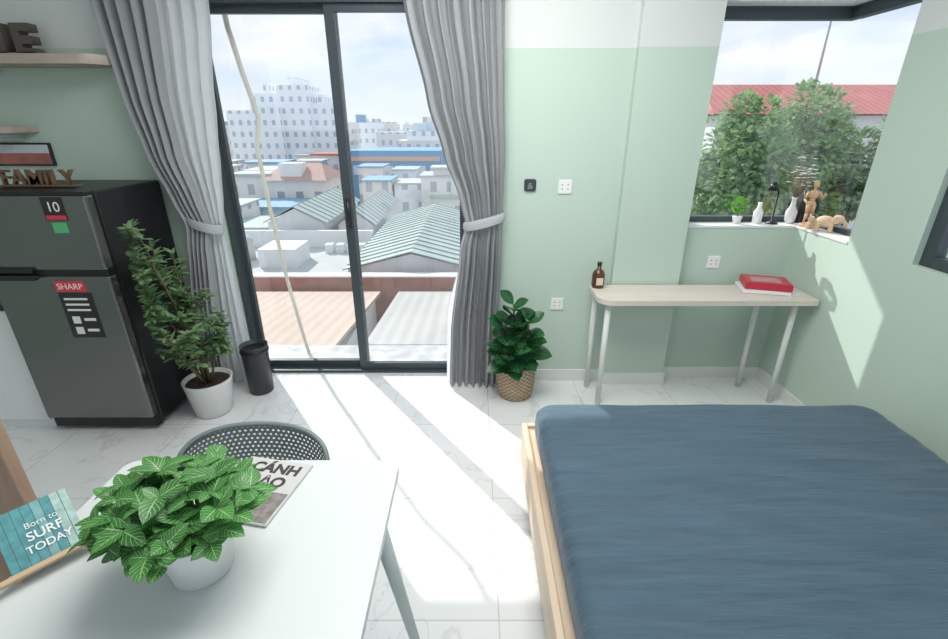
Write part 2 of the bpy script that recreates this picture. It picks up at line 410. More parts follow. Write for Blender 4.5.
for k in range(3):
    box('info_line', -2.10, -1.98, yy-.001, yy, .82-.03*k, .831-.03*k, M_TXT, f)
for k in range(2):
    box('info_icon', -2.09, -2.05, yy-.001, yy, .69-.06*k, .73-.06*k, M_TXT, f)
    box('info_caption', -2.03, -1.97, yy-.001, yy, .705-.06*k, .72-.06*k, M_TXT, f)

# letters on fridge
M_LW = wood('letter_walnut_wood', (.12, .07, .04), (.24, .14, .085), 'X', 10)
g = grp('wooden_letter_sign')
text('letters', 'FAMILY', (-2.215, 2.48, 1.362), RX90, .115, M_LW, g, .010, bold=.001)
box('base_plank', -2.41, -2.02, 2.45, 2.51, 1.3605, 1.3675, M_LW, g, .002)

# shelves on far wall
M_LW2 = wood('shelf_ash_wood', (.40, .33, .27), (.52, .44, .37), 'X', 6)
g = grp('wall_shelf'); rrect('board', -3.1, -1.89, 2.67, 2.88, 1.935, 1.98, (0.01, .10, 0, 0), M_LW2, g)
box('bracket', -2.6, -2.57, 2.72, 2.88, 1.90, 1.935, M_METALW, g)
g = grp('wall_shelf.001'); rrect('board', -3.1, -2.47, 2.67, 2.88, 1.61, 1.64, (0.01, .05, 0, 0), M_LW2, g)
box('bracket', -2.6, -2.57, 2.72, 2.88, 1.57, 1.61, M_METALW, g)
g = grp('letter_blocks')
M_DW = mat('letter_dark_wood', (.10, .08, .07), .6)
for i, (ch, x) in enumerate(zip('HOME', (-2.72, -2.58, -2.46, -2.30))):
    text('letter_%d' % i, ch, (x, 2.78, 1.985), RX90, .19, M_DW, g, .03, bold=.010)
box('base', -2.80, -2.21, 2.75, 2.81, 1.9802, 1.995, M_LW, g)
g = grp('picture_frame')
M_PIC = mat('picture_print_red', (.40, .14, .12), .6, var=.5, vscale=12)
box('frame', -2.80, -2.43, 2.862, 2.879, 1.43, 1.555, M_BLACK, g, .003); box('print', -2.79, -2.44, 2.858, 2.863, 1.44, 1.50, M_PIC, g)
box('print_top', -2.79, -2.44, 2.858, 2.863, 1.50, 1.545, mat('picture_print_pale', (.6, .62, .70), .6), g)

# white kitchen cabinet
g = grp('kitchen_cabinet')
box('carcass', -3.28, fx0-.03, 2.33, 2.86, .0, .75, M_WHITE, g)
box('door_a', -2.87, fx0-.032, 2.31, 2.33, .06, .74, M_WHITE, g, .003)
box('door_b', -3.27, -2.875, 2.31, 2.33, .06, .74, M_WHITE, g, .003)
box('worktop', -3.29, fx0-.02, 2.29, 2.86, .75, .785, mat('worktop_black_stone', (.02, .02, .022), .25), g, .003)
box('pull', -2.9, -2.88, 2.295, 2.31, .5, .62, M_BLACK, g)

# ---------------------------------------------------------------- desk
M_DESK = wood('desk_pale_oak', (.64, .57, .50), (.71, .65, .58), 'X', 5)
g = grp('desk')
rrect('top', .72, 1.985, 2.52, 2.815, .690, .72, (.09, .02, .005, .02), M_DESK, g, .003)
for i, (x, y) in enumerate(((.79, 2.58), (.765, 2.79), (1.90, 2.60), (1.80, 2.795))):
    tube('leg_%d' % i, [(x, y, .70), (x, y, 0)], .018, M_METALW, g, .016, 12)
box('apron', .80, 1.92, 2.68, 2.70, .655, .690, M_METALW, g)

g = grp('book_stack')
boxc('paper_block', (1.75, 2.71, .7325), (.26, .17, .022), -.22, M_WHITE, g, .002)
boxc('red_box', (1.765, 2.715, .7655), (.25, .18, .042), -.30, mat('red_cover', (.55, .03, .06), .35), g, .004)
boxc('lid_window', (1.755, 2.71, .7875), (.16, .10, .002), -.30, mat('clear_lid', (.55, .25, .25), .08), g)
boxc('leaflet', (1.88, 2.66, .7225), (.10, .12, .003), .3, M_WHITE, g)

g = grp('brown_bottle')
M_BR = mat('amber_glass', (.10, .035, .015), .15)
lathe('glass', [(.034, 0), (.038, .01), (.038, .085), (.028, .105), (.012, .118), (.012, .14)], (.765, 2.77, .7205), M_BR, g, 24)
lathe('cap', [(.014, 0), (.014, .02)], (.765, 2.77, .8605), M_BLACK, g, 16)
box('label', .745, .785, 2.73, 2.733, .745, .79, mat('paper_label', (.7, .6, .45), .7), g)

# outlets
M_SLOT = mat('outlet_slot', (.15, .16, .16), .5)
def outlet(name, x, y, z, s=.04):
    g = grp(name); box('plate', x-s, x+s, y-.008, y, z-s, z+s, M_WHITE, g, .003)
    for dx in (-.017, .017):
        for dz in (-.012, .012): box('slot', x+dx-.004, x+dx+.004, y-.0085, y-.007, z+dz-.003, z+dz+.003, M_SLOT, g)
outlet('wall_outlet', .54, 2.88, 1.31); outlet('wall_outlet.001', .542, 2.88, .57); outlet('wall_outlet.002', 1.53, 2.92, .84)
g = grp('wall_hook_plaque'); M_HK = mat('dark_metal', (.06, .07, .08), .4, .5)
boxc('plate', (.332, 2.872, 1.32), (.07, .014, .07), 0, M_HK, g, .006)
text('emblem', '&', (.332, 2.863, 1.30), RX90, .05, mat('emblem_grey', (.3, .3, .3), .5), g)

# ---------------------------------------------------------------- bed
def sheet_mat():
    m, n, l, b, o = nt('bedsheet_blue_grey')
    tc = n.new('ShaderNodeTexCoord'); mp = n.new('ShaderNodeMapping'); mp.inputs['Scale'].default_value = (.8, 7, 3); mp.inputs['Rotation'].default_value = (0, 0, .15)
    no = n.new('ShaderNodeTexNoise'); no.inputs['Scale'].default_value = 4; no.inputs['Detail'].default_value = 6; no.inputs['Distortion'].default_value = .8
    l.new(tc.outputs['Object'], mp.inputs[0]); l.new(mp.outputs[0], no.inputs['Vector'])
    ch = n.new('ShaderNodeTexNoise'); ch.inputs['Scale'].default_value = 30; ch.inputs['Detail'].default_value = 3
    mp2 = n.new('ShaderNodeMapping'); mp2.inputs['Scale'].default_value = (.25, 6, 1)
    l.new(tc.outputs['Object'], mp2.inputs[0]); l.new(mp2.outputs[0], ch.inputs['Vector'])
    r = n.new('ShaderNodeValToRGB'); r.color_ramp.elements[0].color = (.044, .086, .124, 1); r.color_ramp.elements[1].color = (.066, .122, .168, 1)
    r.color_ramp.elements[0].position = .3; r.color_ramp.elements[1].position = .75
    f = mathn(n, l, 'MULTIPLY_ADD', ch.outputs['Fac'], .45, no.outputs['Fac']); f = mathn(n, l, 'SUBTRACT', f, .22)
    l.new(f, r.inputs[0]); l.new(r.outputs[0], b.inputs['Base Color'])
    bp = n.new('ShaderNodeBump'); bp.inputs['Strength'].default_value = .5; bp.inputs['Distance'].default_value = .02
    l.new(f, bp.inputs['Height']); l.new(bp.outputs[0], b.inputs['Normal'])
    b.inputs['Roughness'].default_value = .75; b.inputs['Sheen Weight'].default_value = .2
    return m
M_SHEET = sheet_mat(); M_BEDW = wood('bed_pine_wood', (.62, .47, .33), (.74, .60, .45), 'Y', 5)
g = grp('bed')
bx0, bx1, by0, by1 = .285, 1.85, -.15, 1.89
bm = bmesh.new(); nx, ny = 90, 150; R = .08; rows = []
def mat_h(x, y):
    yy_ = y+.12*x
    return .455+.006*noise.noise(Vector((x*2, yy_*9, 0)))+.005*noise.noise(Vector((x*3.5, yy_*24, 3)))
def outline(u, v):
    x = bx0+(bx1-bx0)*u; y = by0+(by1-by0)*v
    cx = min(max(x, bx0+R), bx1-R); cy = min(max(y, by0+R), by1-R)
    dx, dy = x-cx, y-cy; dd = math.hypot(dx, dy)
    if dx and dy and dd > 0:
        mx = max(abs(dx), abs(dy)); k = mx/dd; x = cx+dx*k; y = cy+dy*k; dd = mx
    return x, y, (dd/R if (dx or dy) else 0)
grid = []
for j in range(ny+1):
    row = []
    for i in range(nx+1):
        x, y, e = outline(i/nx, j/ny)
        z = mat_h(x, y)-.028*(e**4)
        row.append(bm.verts.new((x, y, z)))
    grid.append(row)
for j in range(ny):
    for i in range(nx): bm.faces.new((grid[j][i], grid[j][i+1], grid[j+1][i+1], grid[j+1][i]))
loop = grid[0][:]+[grid[j][nx] for j in range(1, ny+1)]+[grid[ny][i] for i in range(nx-1, -1, -1)]+[grid[j][0] for j in range(ny-1, 0, -1)]
prev = loop
for zz, off in ((.38, .006), (.33, .002), (.285, -.012)):
    cur = []
    for v in loop:
        c = Vector((v.co.x, v.co.y, 0)); cc = Vector(((bx0+bx1)/2, (by0+by1)/2, 0)); dirn = (c-cc).normalized()
        cur.append(bm.verts.new((c.x+dirn.x*off, c.y+dirn.y*off, zz+.004*noise.noise(Vector((c.x*12, c.y*12, zz*9))))))
    for k in range(len(loop)): bm.faces.new((prev[k], prev[(k+1) % len(loop)], cur[(k+1) % len(loop)], cur[k]))
    prev = cur
bm.faces.new(prev)
meshobj('mattress_with_sheet', bm, M_SHEET, g, True)
box('rail_left', .235, .262, by0-.05, by1+.05, .10, .30, M_BEDW, g, .006)
box('rail_far', .262, bx1+.03, by1+.022, by1+.05, .10, .30, M_BEDW, g, .006)
box('rail_near', .262, bx1+.03, by0-.05, by0-.022, .10, .30, M_BEDW, g, .006)
box('rail_right', bx1+.03, bx1+.057, by0-.05, by1+.05, .10, .30, M_BEDW, g, .006)
box('slat_deck', .262, bx1+.03, by0-.022, by1+.022, .24, .283, M_BEDW, g)
for i, (x, y) in enumerate(((.265, by1-.04), (.265, by0), (bx1-.04, by1-.04), (bx1-.04, by0), (.265, .9))):
    box('leg_%d' % i, x, x+.06, y, y+.06, 0, .24, M_BEDW, g)

# ---------------------------------------------------------------- dining table
M_TT = mat('tabletop_white_laminate', (.64, .67, .66), .35, spec=.35)
M_LEGG = mat('table_leg_grey_green', (.50, .57, .55), .4)
g = grp('dining_table')
tx0, tx1, ty0, ty1 = -1.0, -.215, -.1, 1.105
rrect('top', tx0, tx1, ty0, ty1, .727, .75, (.03,)*4, M_TT, g, .003, 6)
box('apron_a', tx0+.08, tx1-.08, ty1-.12, ty1-.10, .68, .727, M_LEGG, g); box('apron_b', tx0+.08, tx1-.08, ty0+.10, ty0+.12, .68, .727, M_LEGG, g)
for i, (x, y, sx, sy) in enumerate(((tx1-.06, ty1-.14, 1, 1), (tx0+.06, ty1-.14, -1, 1), (tx1-.06, ty0+.14, 1, -1), (tx0+.06, ty0+.14, -1, -1))):
    tube('leg_%d' % i, [(x, y, .73), (x+sx*.10, y+sy*.05, 0)], .024, M_LEGG, g, .014, 14)

# ---------------------------------------------------------------- chair
def perf_mat():
    m, n, l, b, o = nt('chair_perforated_plastic')
    b.inputs['Base Color'].default_value = (.17, .21, .205, 1); b.inputs['Roughness'].default_value = .5
    uv = n.new('ShaderNodeUVMap'); s = n.new('ShaderNodeSeparateXYZ'); l.new(uv.outputs[0], s.inputs[0])
    row = mathn(n, l, 'FLOOR', s.outputs['Y']); off = mathn(n, l, 'MULTIPLY', mathn(n, l, 'MODULO', row, 2), .5)
    fx = mathn(n, l, 'SUBTRACT', mathn(n, l, 'FRACT', mathn(n, l, 'ADD', s.outputs['X'], off)), .5)
    fy = mathn(n, l, 'SUBTRACT', mathn(n, l, 'FRACT', s.outputs['Y']), .5)
    dd = mathn(n, l, 'SQRT', mathn(n, l, 'ADD', mathn(n, l, 'MULTIPLY', fx, fx), mathn(n, l, 'MULTIPLY', fy, fy)))
    hole = mathn(n, l, 'LESS_THAN', dd, .24)
    t = n.new('ShaderNodeBsdfTransparent'); ms = n.new('ShaderNodeMixShader')
    l.new(hole, ms.inputs[0]); l.new(b.outputs[0], ms.inputs[1]); l.new(t.outputs[0], ms.inputs[2]); l.new(ms.outputs[0], o.inputs[0])
    return m
M_PERF = perf_mat(); M_CH = mat('chair_plastic_grey_green', (.17, .21, .205), .45)
g = grp('dining_chair')
ccx = -.665
def cpt(t, h):
    a = t*math.pi/2
    top = .785-.08*abs(t)**2.6
    z = .45+(top-.45)*h
    rx = .18+.045*h; ry = .055+.050*h
    return Vector((ccx+rx*math.sin(a), 1.13+ry*math.cos(a)-.01*(1-h), z))
bm = bmesh.new(); uvl = bm.loops.layers.uv.new('UVMap'); nu, nv = 48, 14
G = [[bm.verts.new(cpt(-1+2*i/nu, j/nv)) for i in range(nu+1)] for j in range(nv+1)]
for j in range(nv):
    for i in range(nu):
        fc = bm.faces.new((G[j][i], G[j][i+1], G[j+1][i+1], G[j+1][i]))
        for lp, (a, b2) in zip(fc.loops, ((i, j), (i+1, j), (i+1, j+1), (i, j+1))): lp[uvl].uv = (a/nu*40, b2/nv*25)
ob = meshobj('backrest', bm, M_PERF, g, True)
tube('rim', [cpt(-1+2*i/48, 1) for i in range(49)], .008, M_CH, g)
tube('edge_a', [cpt(-1, j/10) for j in range(11)], .008, M_CH, g); tube('edge_b', [cpt(1, j/10) for j in range(11)], .008, M_CH, g)
bm = bmesh.new(); uvl = bm.loops.layers.uv.new('UVMap')
G = []
for j in range(21):
    v = j/20; row = []
    for i in range(21):
        u = -1+i/10; wd = .19+.03*math.sin(v*math.pi)
        row.append(bm.verts.new((ccx+u*wd, .76+v*.42+(-.04*u*u*v*1.2), .45-.018*(1-u*u)*math.sin(v*math.pi)-.01*(1-v))))
    G.append(row)
for j in range(20):
    for i in range(20):
        fc = bm.faces.new((G[j][i], G[j][i+1], G[j+1][i+1], G[j+1][i]))
        for lp, (a, b2) in zip(fc.loops, ((i, j), (i+1, j), (i+1, j+1), (i, j+1))): lp[uvl].uv = (a/20*26, b2/20*26)
meshobj('seat', bm, M_PERF, g, True)
tube('seat_rim', [(ccx-.19, .76, .44), (ccx+.19, .76, .44), (ccx+.215, .95, .45), (ccx+.19, 1.13, .45)], .009, M_CH, g)
tube('seat_rim_b', [(ccx-.19, .76, .44), (ccx-.215, .95, .45), (ccx-.19, 1.13, .45)], .009, M_CH, g)
for i, (sx, sy) in enumerate(((-1, -1), (1, -1), (-1, 1), (1, 1))):
    tube('leg_%d' % i, [(ccx+sx*.15, .96+sy*.14, .445), (ccx+sx*.20, .96+sy*.20, 0)], .016, M_CH, g, .011)

# ---------------------------------------------------------------- magazine
g = grp('magazine')
MG = Matrix.Rotation(-.20, 4, 'Z')
def mgpt(u, v, z): return Vector((-.575, .985, 0))+MG.to_3x3() @ Vector((u, v, 0))+Vector((0, 0, z))
M_MP = mat('magazine_cover', (.56, .56, .54), .35); M_INK = mat('ink_dark', (.05, .04, .04), .6)
M_PH = mat('magazine_photo', (.24, .21, .20), .4, var=.9, vscale=60)
boxc('pages', mgpt(0, 0, .7545), (.195, .225, .007), -.20, M_MP, g, .001)
boxc('photo', mgpt(.005, -.058, .7583), (.175, .10, .0006), -.20, M_PH, g)
text('title', 'CÁNH\nĐẠO', mgpt(.005, .060, .7582), MG.to_3x3(), .050, M_INK, g, .0003, bold=.0022)

# ---------------------------------------------------------------- fittonia plant on table
M_FIT = leaf_mat('fittonia_leaf', (.03, .155, .028), (.07, .26, .055), (.36, .56, .26), .055, 6, .065)
M_POTW = mat('pot_white_ceramic', (.74, .75, .75), .3)
g = grp('potted_fittonia')
pc = Vector((-.592, .745, .7505))
lathe('pot', [(.052, 0), (.060, .006), (.074, .110), (.076, .115), (.070, .115), (.067, .10)], pc, M_POTW, g)
lathe('soil', [(.066, .095), (.066, .103)], pc, M_SOIL, g, 24)
bm = bmesh.new(); uvl = bm.loops.layers.uv.new('UVMap'); sb = bmesh.new()
rnd = random.Random(3)
NF = 80
for i in range(NF):
    a = i*2.399963; k = math.sqrt((i+.5)/NF)
    el = 1.45-1.25*k
    dirn = Vector((math.cos(a)*math.cos(el), math.sin(a)*math.cos(el), math.sin(el)))
    rr_ = rnd.uniform(.66, 1.2)
    tip = pc+Vector((-.018, 0, .135))+Vector((dirn.x*.142, dirn.y*.118, dirn.z*.10))*rr_
    tube_bm(sb, [pc+Vector((dirn.x*.03, dirn.y*.03, .09)), (pc+Vector((0, 0, .12))+tip)/2+Vector((0, 0, .01)), tip], .0022, .0018, 6)
    n0 = 4 if rnd.random() < .6 else 3
    for q in range(n0):
        b0 = a+rnd.uniform(-.4, .4)+q*2*math.pi/n0
        dl = Vector((math.cos(b0), math.sin(b0), rnd.uniform(-.1, .7)))+dirn*.2
        L = rnd.uniform(.030, .062)
        leaf(bm, uvl, tip, dl, Vector((rnd.uniform(-.4, .4), rnd.uniform(-.4, .4), 1))+dirn*.6, L, L*.70, rnd.uniform(.05, .55), .45, 7, .2)
meshobj('leaves', bm, M_FIT, g, 'leaf'); meshobj('stems', sb, mat('stem_green', (.12, .25, .08), .6), g, True)

# ---------------------------------------------------------------- easel sign
g = grp('easel_sign')
M_EZ = wood('easel_pine', (.52, .35, .20), (.64, .46, .29), 'X', 14)
def planks():
    m, n, l, b, o = nt('painted_teal_planks')
    uv = n.new('ShaderNodeTexCoord'); s = n.new('ShaderNodeSeparateXYZ'); l.new(uv.outputs['Object'], s.inputs[0])
    t = mathn(n, l, 'MULTIPLY', s.outputs['X'], 60)
    no = n.new('ShaderNodeTexWhiteNoise'); no.noise_dimensions = '1D'; l.new(mathn(n, l, 'FLOOR', t), no.inputs['W'])
    r = n.new('ShaderNodeValToRGB'); cr_ = r.color_ramp; cr_.interpolation = 'CONSTANT'
    cr_.elements[0].color = (.08, .28, .30, 1); cr_.elements[1].color = (.36, .50, .46, 1); cr_.elements[1].position = .6
    e = cr_.elements.new(.35); e.color = (.18, .38, .38, 1)
    l.new(no.outputs['Value'], r.inputs[0])
    gap = mathn(n, l, 'LESS_THAN', mathn(n, l, 'FRACT', t), .09)
    mx = n.new('ShaderNodeMixRGB'); mx.inputs[2].default_value = (.06, .13, .14, 1); l.new(gap, mx.inputs[0]); l.new(r.outputs[0], mx.inputs[1])
    n2 = n.new('ShaderNodeTexNoise'); n2.inputs['Scale'].default_value = 60; l.new(uv.outputs['Object'], n2.inputs['Vector'])
    m2 = n.new('ShaderNodeMixRGB'); m2.blend_type = 'OVERLAY'; m2.inputs[0].default_value = .5; l.new(mx.outputs[0], m2.inputs[1]); l.new(n2.outputs['Fac'], m2.inputs[2])
    l.new(m2.outputs[0], b.inputs['Base Color']); b.inputs['Roughness'].default_value = .6
    return m
M_PL = planks()
ex = Vector((.64, .77, 0)).normalized(); back = Vector((-ex.y, ex.x, 0))
lean = math.radians(48); up = Vector((0, 0, math.cos(lean)))+back*math.sin(lean); yax = up.cross(ex)
R3 = Matrix((ex, yax, up)).transposed()
org = Vector((-.922, .750, .775))
def lp(x, y, z): return org+ex*x+yax*y+up*z
def eb(name, c, s, m, R=R3, bv=.001):
    bm = bmesh.new(); bmesh.ops.create_cube(bm, size=1)
    for v in bm.verts: v.co = Vector((v.co.x*s[0], v.co.y*s[1], v.co.z*s[2]))
    bmesh.ops.bevel(bm, geom=bm.edges[:], offset=bv, segments=1, affect='EDGES')
    o = meshobj(name, bm, m, g); o.matrix_world = Matrix.Translation(c) @ R.to_4x4(); return o
eb('board', lp(0, 0, .068), (.130, .008, .135), M_PL)
eb('ledge', lp(0, -.006, -.005), (.185, .024, .011), M_EZ)
for sx in (-1, 1):
    a_, b_ = lp(sx*.06, .010, -.012), lp(sx*.030, .010, .11)
    a_.z = .7575
    tube('leg_%d' % sx, [a_, b_], .006, M_EZ, g)
tp = lp(0, .012, .12); ft = Vector((tp.x, tp.y, .7565))+back*.03
tube('rear_leg', [tp, ft], .005, M_EZ, g)
RT = Matrix((ex, up, -yax)).transposed()
text('sign_line_1', 'Born to', lp(.008, -.0055, .082), RT, .018, M_TXT, g, .0004)
text('sign_line_2', 'SURF', lp(.008, -.0055, .054), RT, .028, M_TXT, g, .0004, bold=.0003)
text('sign_line_3', 'TODAY', lp(.008, -.0055, .028), RT, .023, M_TXT, g, .0004, bold=.0002)

# wooden partition at left
g = grp('wooden_room_divider')
M_PW = wood('divider_brown_wood', (.27, .165, .11), (.38, .25, .175), 'Z', 6)
box('stile_right', -1.225, -1.175, .95, .985, 0, 1.6, M_PW, g, .003); box('stile_left', -2.0, -1.95, .95, .985, 0, 1.6, M_PW, g, .003)
box('panel', -1.95, -1.225, .96, .975, .08, 1.55, M_PW, g); box('rail_top', -1.95, -1.225, .95, .985, 1.55, 1.6, M_PW, g)
box('foot', -1.245, -1.155, .85, 1.08, 0, .03, M_PW, g)
box('foot_b', -2.02, -1.93, .85, 1.08, 0, .03, M_PW, g)

# ---------------------------------------------------------------- big olive plant
M_OL = leaf_mat('olive_leaf', (.07, .16, .07), (.20, .32, .15), (.26, .38, .21), .08, 1, .0)
M_BARK = mat('bark_brown', (.13, .09, .05), .9, bump=.5, bscale=60)
g = grp('potted_olive_tree')
pc = Vector((-1.62, 2.50, 0))
lathe('pot', [(.095, 0), (.105, .008), (.136, .215), (.140, .23), (.130, .23), (.124, .20)], pc, M_POTW, g)
lathe('soil', [(.124, .19), (.124, .205)], pc, M_SOIL, g, 24)
bm = bmesh.new(); uvl = bm.loops.layers.uv.new('UVMap'); sb = bmesh.new(); rnd = random.Random(11)
def xmin(y): return -1.79+max(0, .75*(2.40-y))
def clampv(q):
    q.y = min(max(q.y, 2.16), 2.67); q.x = max(q.x, xmin(q.y)+rnd.uniform(0, .03)); q.x = min(q.x, -1.40); q.z = min(q.z, 1.17+rnd.uniform(0, .04)); return q
def oleaf(p, dd, L2):
    e = p+dd*L2
    if e.y > 2.70 or e.x < xmin(e.y)-.035: return
    leaf(bm, uvl, p, dd, Vector((0, -.3, 1)), L2, L2*.34, rnd.uniform(0, .4), .5, 4, .2)
def branch(p0, d0, L, r, depth):
    pts = [p0.copy()]; d_ = d0.normalized(); n_ = 7
    for i in range(n_):
        d_ = (d_+Vector((rnd.uniform(-.14, .14), rnd.uniform(-.10, .08), rnd.uniform(-.07, .06)))).normalized()
        pts.append(clampv(pts[-1]+d_*(L/n_)))
    tube_bm(sb, pts, r, r*.5, 6)
    for i in range(1, n_+1):
        if depth or i > 3:
            for s_ in range(2):
                aa = rnd.uniform(0, 6.28); dd = (d_*.5+Vector((math.cos(aa), math.sin(aa)*.8, rnd.uniform(-.3, .5)))).normalized()
                oleaf(pts[i], dd, rnd.uniform(.042, .068))
        if depth < 2 and i > 2 and rnd.random() < (.9 if depth == 0 else .35):
            dd = (d_+Vector((rnd.uniform(-1, 1), rnd.uniform(-1, .5), rnd.uniform(-.3, .6)))).normalized()
            branch(pts[i], dd, L*(.32 if depth == 0 else .5), r*.55, depth+1)
for d0, L in (((-.12, -.10, 1), .88), ((-.02, -.22, 1), .82), ((-.12, -.30, .9), .70), ((.12, -.08, .9), .62), ((.30, -.20, .8), .50), ((.0, -.42, .8), .52), ((-.14, .06, 1), .66), ((.42, -.1, .7), .40)):
    branch(pc+Vector((d0[0]*.05, d0[1]*.05, .20)), Vector(d0), L, .008, 0)
meshobj('leaves', bm, M_OL, g, 'leaf'); meshobj('branches', sb, M_BARK, g, True)

# black bin
g = grp('umbrella_stand')
lathe('body', [(.070, 0), (.075, .008), (.083, .325), (.087, .34), (.081, .34), (.067, .02)], (-1.425, 2.74, 0), mat('bin_charcoal', (.03, .033, .038), .4), g, 32)
lathe('rim_band', [(.0885, .295), (.0885, .31), (.085, .313)], (-1.425, 2.74, 0), M_BLACK, g, 32)

# ---------------------------------------------------------------- fiddle plant in basket
def wicker():
    m, n, l, b, o = nt('wicker_weave')
    uv = n.new('ShaderNodeUVMap'); s = n.new('ShaderNodeSeparateXYZ'); l.new(uv.outputs[0], s.inputs[0])
    sx = mathn(n, l, 'SINE', mathn(n, l, 'MULTIPLY', s.outputs['X'], 6.2832*20)); sz = mathn(n, l, 'SINE', mathn(n, l, 'MULTIPLY', s.outputs['Y'], 6.2832*9))
    f = mathn(n, l, 'MULTIPLY_ADD', mathn(n, l, 'MULTIPLY', sx, sz), .5, .5)
    r = n.new('ShaderNodeValToRGB'); r.color_ramp.elements[0].color = (.25, .16, .10, 1); r.color_ramp.elements[1].color = (.66, .52, .37, 1)
    l.new(f, r.inputs[0]); l.new(r.outputs[0], b.inputs['Base Color']); b.inputs['Roughness'].default_value = .8
    bp = n.new('ShaderNodeBump'); bp.inputs['Distance'].default_value = .01; l.new(f, bp.inputs['Height']); l.new(bp.outputs[0], b.inputs['Normal'])
    return m
M_WK = wicker()
g = grp('potted_fiddle_leaf_fig')
pc = Vector((.272, 2.70, 0)); bm = bmesh.new(); uvl = bm.loops.layers.uv.new('UVMap'); seg = 48
prof = [(.102, 0), (.114, .02), (.122, .08), (.126, .14), (.124, .19), (.121, .22), (.127, .235), (.117, .235), (.11, .205)]
rings = [[bm.verts.new(pc+Vector((r_*math.cos(2*math.pi*i/seg), r_*math.sin(2*math.pi*i/seg), z_))) for i in range(seg)] for r_, z_ in prof]
for j in range(len(prof)-1):
    for i in range(seg):
        fc = bm.faces.new((rings[j][i], rings[j][(i+1) % seg], rings[j+1][(i+1) % seg], rings[j+1][i]))
        for lp_, (a, b2) in zip(fc.loops, ((i, j), (i+1, j), (i+1, j+1), (i, j+1))): lp_[uvl].uv = (a/seg, prof[b2][1]*4)
bm.faces.new(rings[0][::-1]); meshobj('basket', bm, M_WK, g, True)
lathe('soil', [(.11, .19), (.11, .20)], pc, M_SOIL, g, 24)
M_FG = leaf_mat('fiddle_leaf', (.010, .07, .025), (.025, .13, .04), (.08, .22, .08), .04, 7, .03, .25, .2)
bm = bmesh.new(); uvl = bm.loops.layers.uv.new('UVMap'); sb = bmesh.new(); rnd = random.Random(5)
for s_, (dx, dy, hh) in enumerate(((-.03, -.06, .47), (-.07, -.09, .36), (.05, -.08, .38))):
    p0 = pc+Vector((dx*.5, dy*.5, .19)); p1 = pc+Vector((dx*1.2, dy*1.2, .19+hh)); tube_bm(sb, [p0, (p0+p1)/2+Vector((.01, 0, 0)), p1], .008, .005, 8)
    nl = 18 if s_ == 0 else 14
    for i in range(nl):
        t = .12+.88*i/(nl-1); a = i*2.4+s_*1.3; p = p0.lerp(p1, t); L = rnd.uniform(.13, .17)*(1-.25*(t > .9))
        el = .05+.9*t**2
        dy_ = -abs(math.sin(a))*math.cos(el)-.1
        dx_ = math.cos(a)*math.cos(el)
        dd = Vector((dx_, dy_, math.sin(el)+.1))
        leaf(bm, uvl, p, dd, Vector((0, -.6, 1)), L, L*.70, rnd.uniform(.1, .4), .75, 8, .12)
meshobj('leaves', bm, M_FG, g, 'leaf'); meshobj('stems', sb, M_BARK, g, True)

# ---------------------------------------------------------------- sill decorations
SZ = 1.0725
g = grp('potted_topiary')
lathe('pot', [(.020, 0), (.028, .040), (.029, .045), (.025, .045)], (1.66, 2.985, SZ), M_POTW, g, 24)
tube('stem', [(1.66, 2.985, SZ+.04), (1.66, 2.985, SZ+.09)], .003, M_BARK, g)
bm = bmesh.new(); uvl = bm.loops.layers.uv.new('UVMap'); rnd = random.Random(8)
for i in range(300):
    v = Vector((rnd.gauss(0, 1), rnd.gauss(0, 1), rnd.gauss(0, 1))).normalized()
    leaf(bm, uvl, Vector((1.66, 2.985, SZ+.115))+v*.032, v+Vector((0, 0, .2)), Vector((0, 0, 1)), .022, .012, .1, .5, 3)
meshobj('foliage', bm, leaf_mat('topiary_leaf', (.14, .42, .04), (.30, .65, .10), (.35, .7, .15)), g, 'leaf')
g = grp('table_lamp')
lathe('base', [(.035, 0), (.035, .008), (.006, .014), (.005, .20)], (1.88, 2.98, SZ), M_BLACK, g, 20)
tube('arm', [(1.88, 2.98, SZ+.20), (1.87, 2.98, SZ+.24), (1.845, 2.98, SZ+.255)], .004, M_BLACK, g)
lathe('shade', [(.034, 0), (.018, .045), (.016, .045), (.032, .0)], (1.845, 2.98, SZ+.205), M_BLACK, g, 24)
g = grp('candle_bottle')
lathe('body', [(.026, 0), (.028, .07), (.012, .10), (.012, .13)], (1.79, 2.99, SZ), M_WHITE, g, 20)
g = grp('flower_vase')
vc = (2.0, 2.995, SZ)
lathe('vase', [(.018, 0), (.030, .02), (.033, .07), (.015, .11), (.013, .15), (.019, .16)], vc, mat('vase_white_glaze', (.7, .7, .7), .3), g, 24)
lathe('dark_bottle', [(.022, 0), (.025, .11), (.011, .15), (.011, .20)], (2.075, 3.015, SZ), M_BLACK, g, 20)
bm = bmesh.new(); uvl = bm.loops.layers.uv.new('UVMap'); sb = bmesh.new()
for i in range(44):
    t = Vector((vc[0]+rnd.uniform(-.05, .08), vc[1]+rnd.uniform(-.035, .035), SZ+rnd.uniform(.22, .40)))
    tube_bm(sb, [(vc[0], vc[1], SZ+.14), ((vc[0]+t.x)/2, (vc[1]+t.y)/2, SZ+.21), t], .0014, .001, 4)
    for q in range(5):
        a = q*1.257; leaf(bm, uvl, t, Vector((math.cos(a), math.sin(a), .4)), Vector((0, 0, 1)), .020, .014, .2, .5, 3)
meshobj('dried_flowers', bm, mat('petal_white', (.85, .85, .80), .7, transl=.4), g, 'leaf'); meshobj('flower_stems', sb, mat('dry_stem', (.25, .2, .12), .8), g, True)

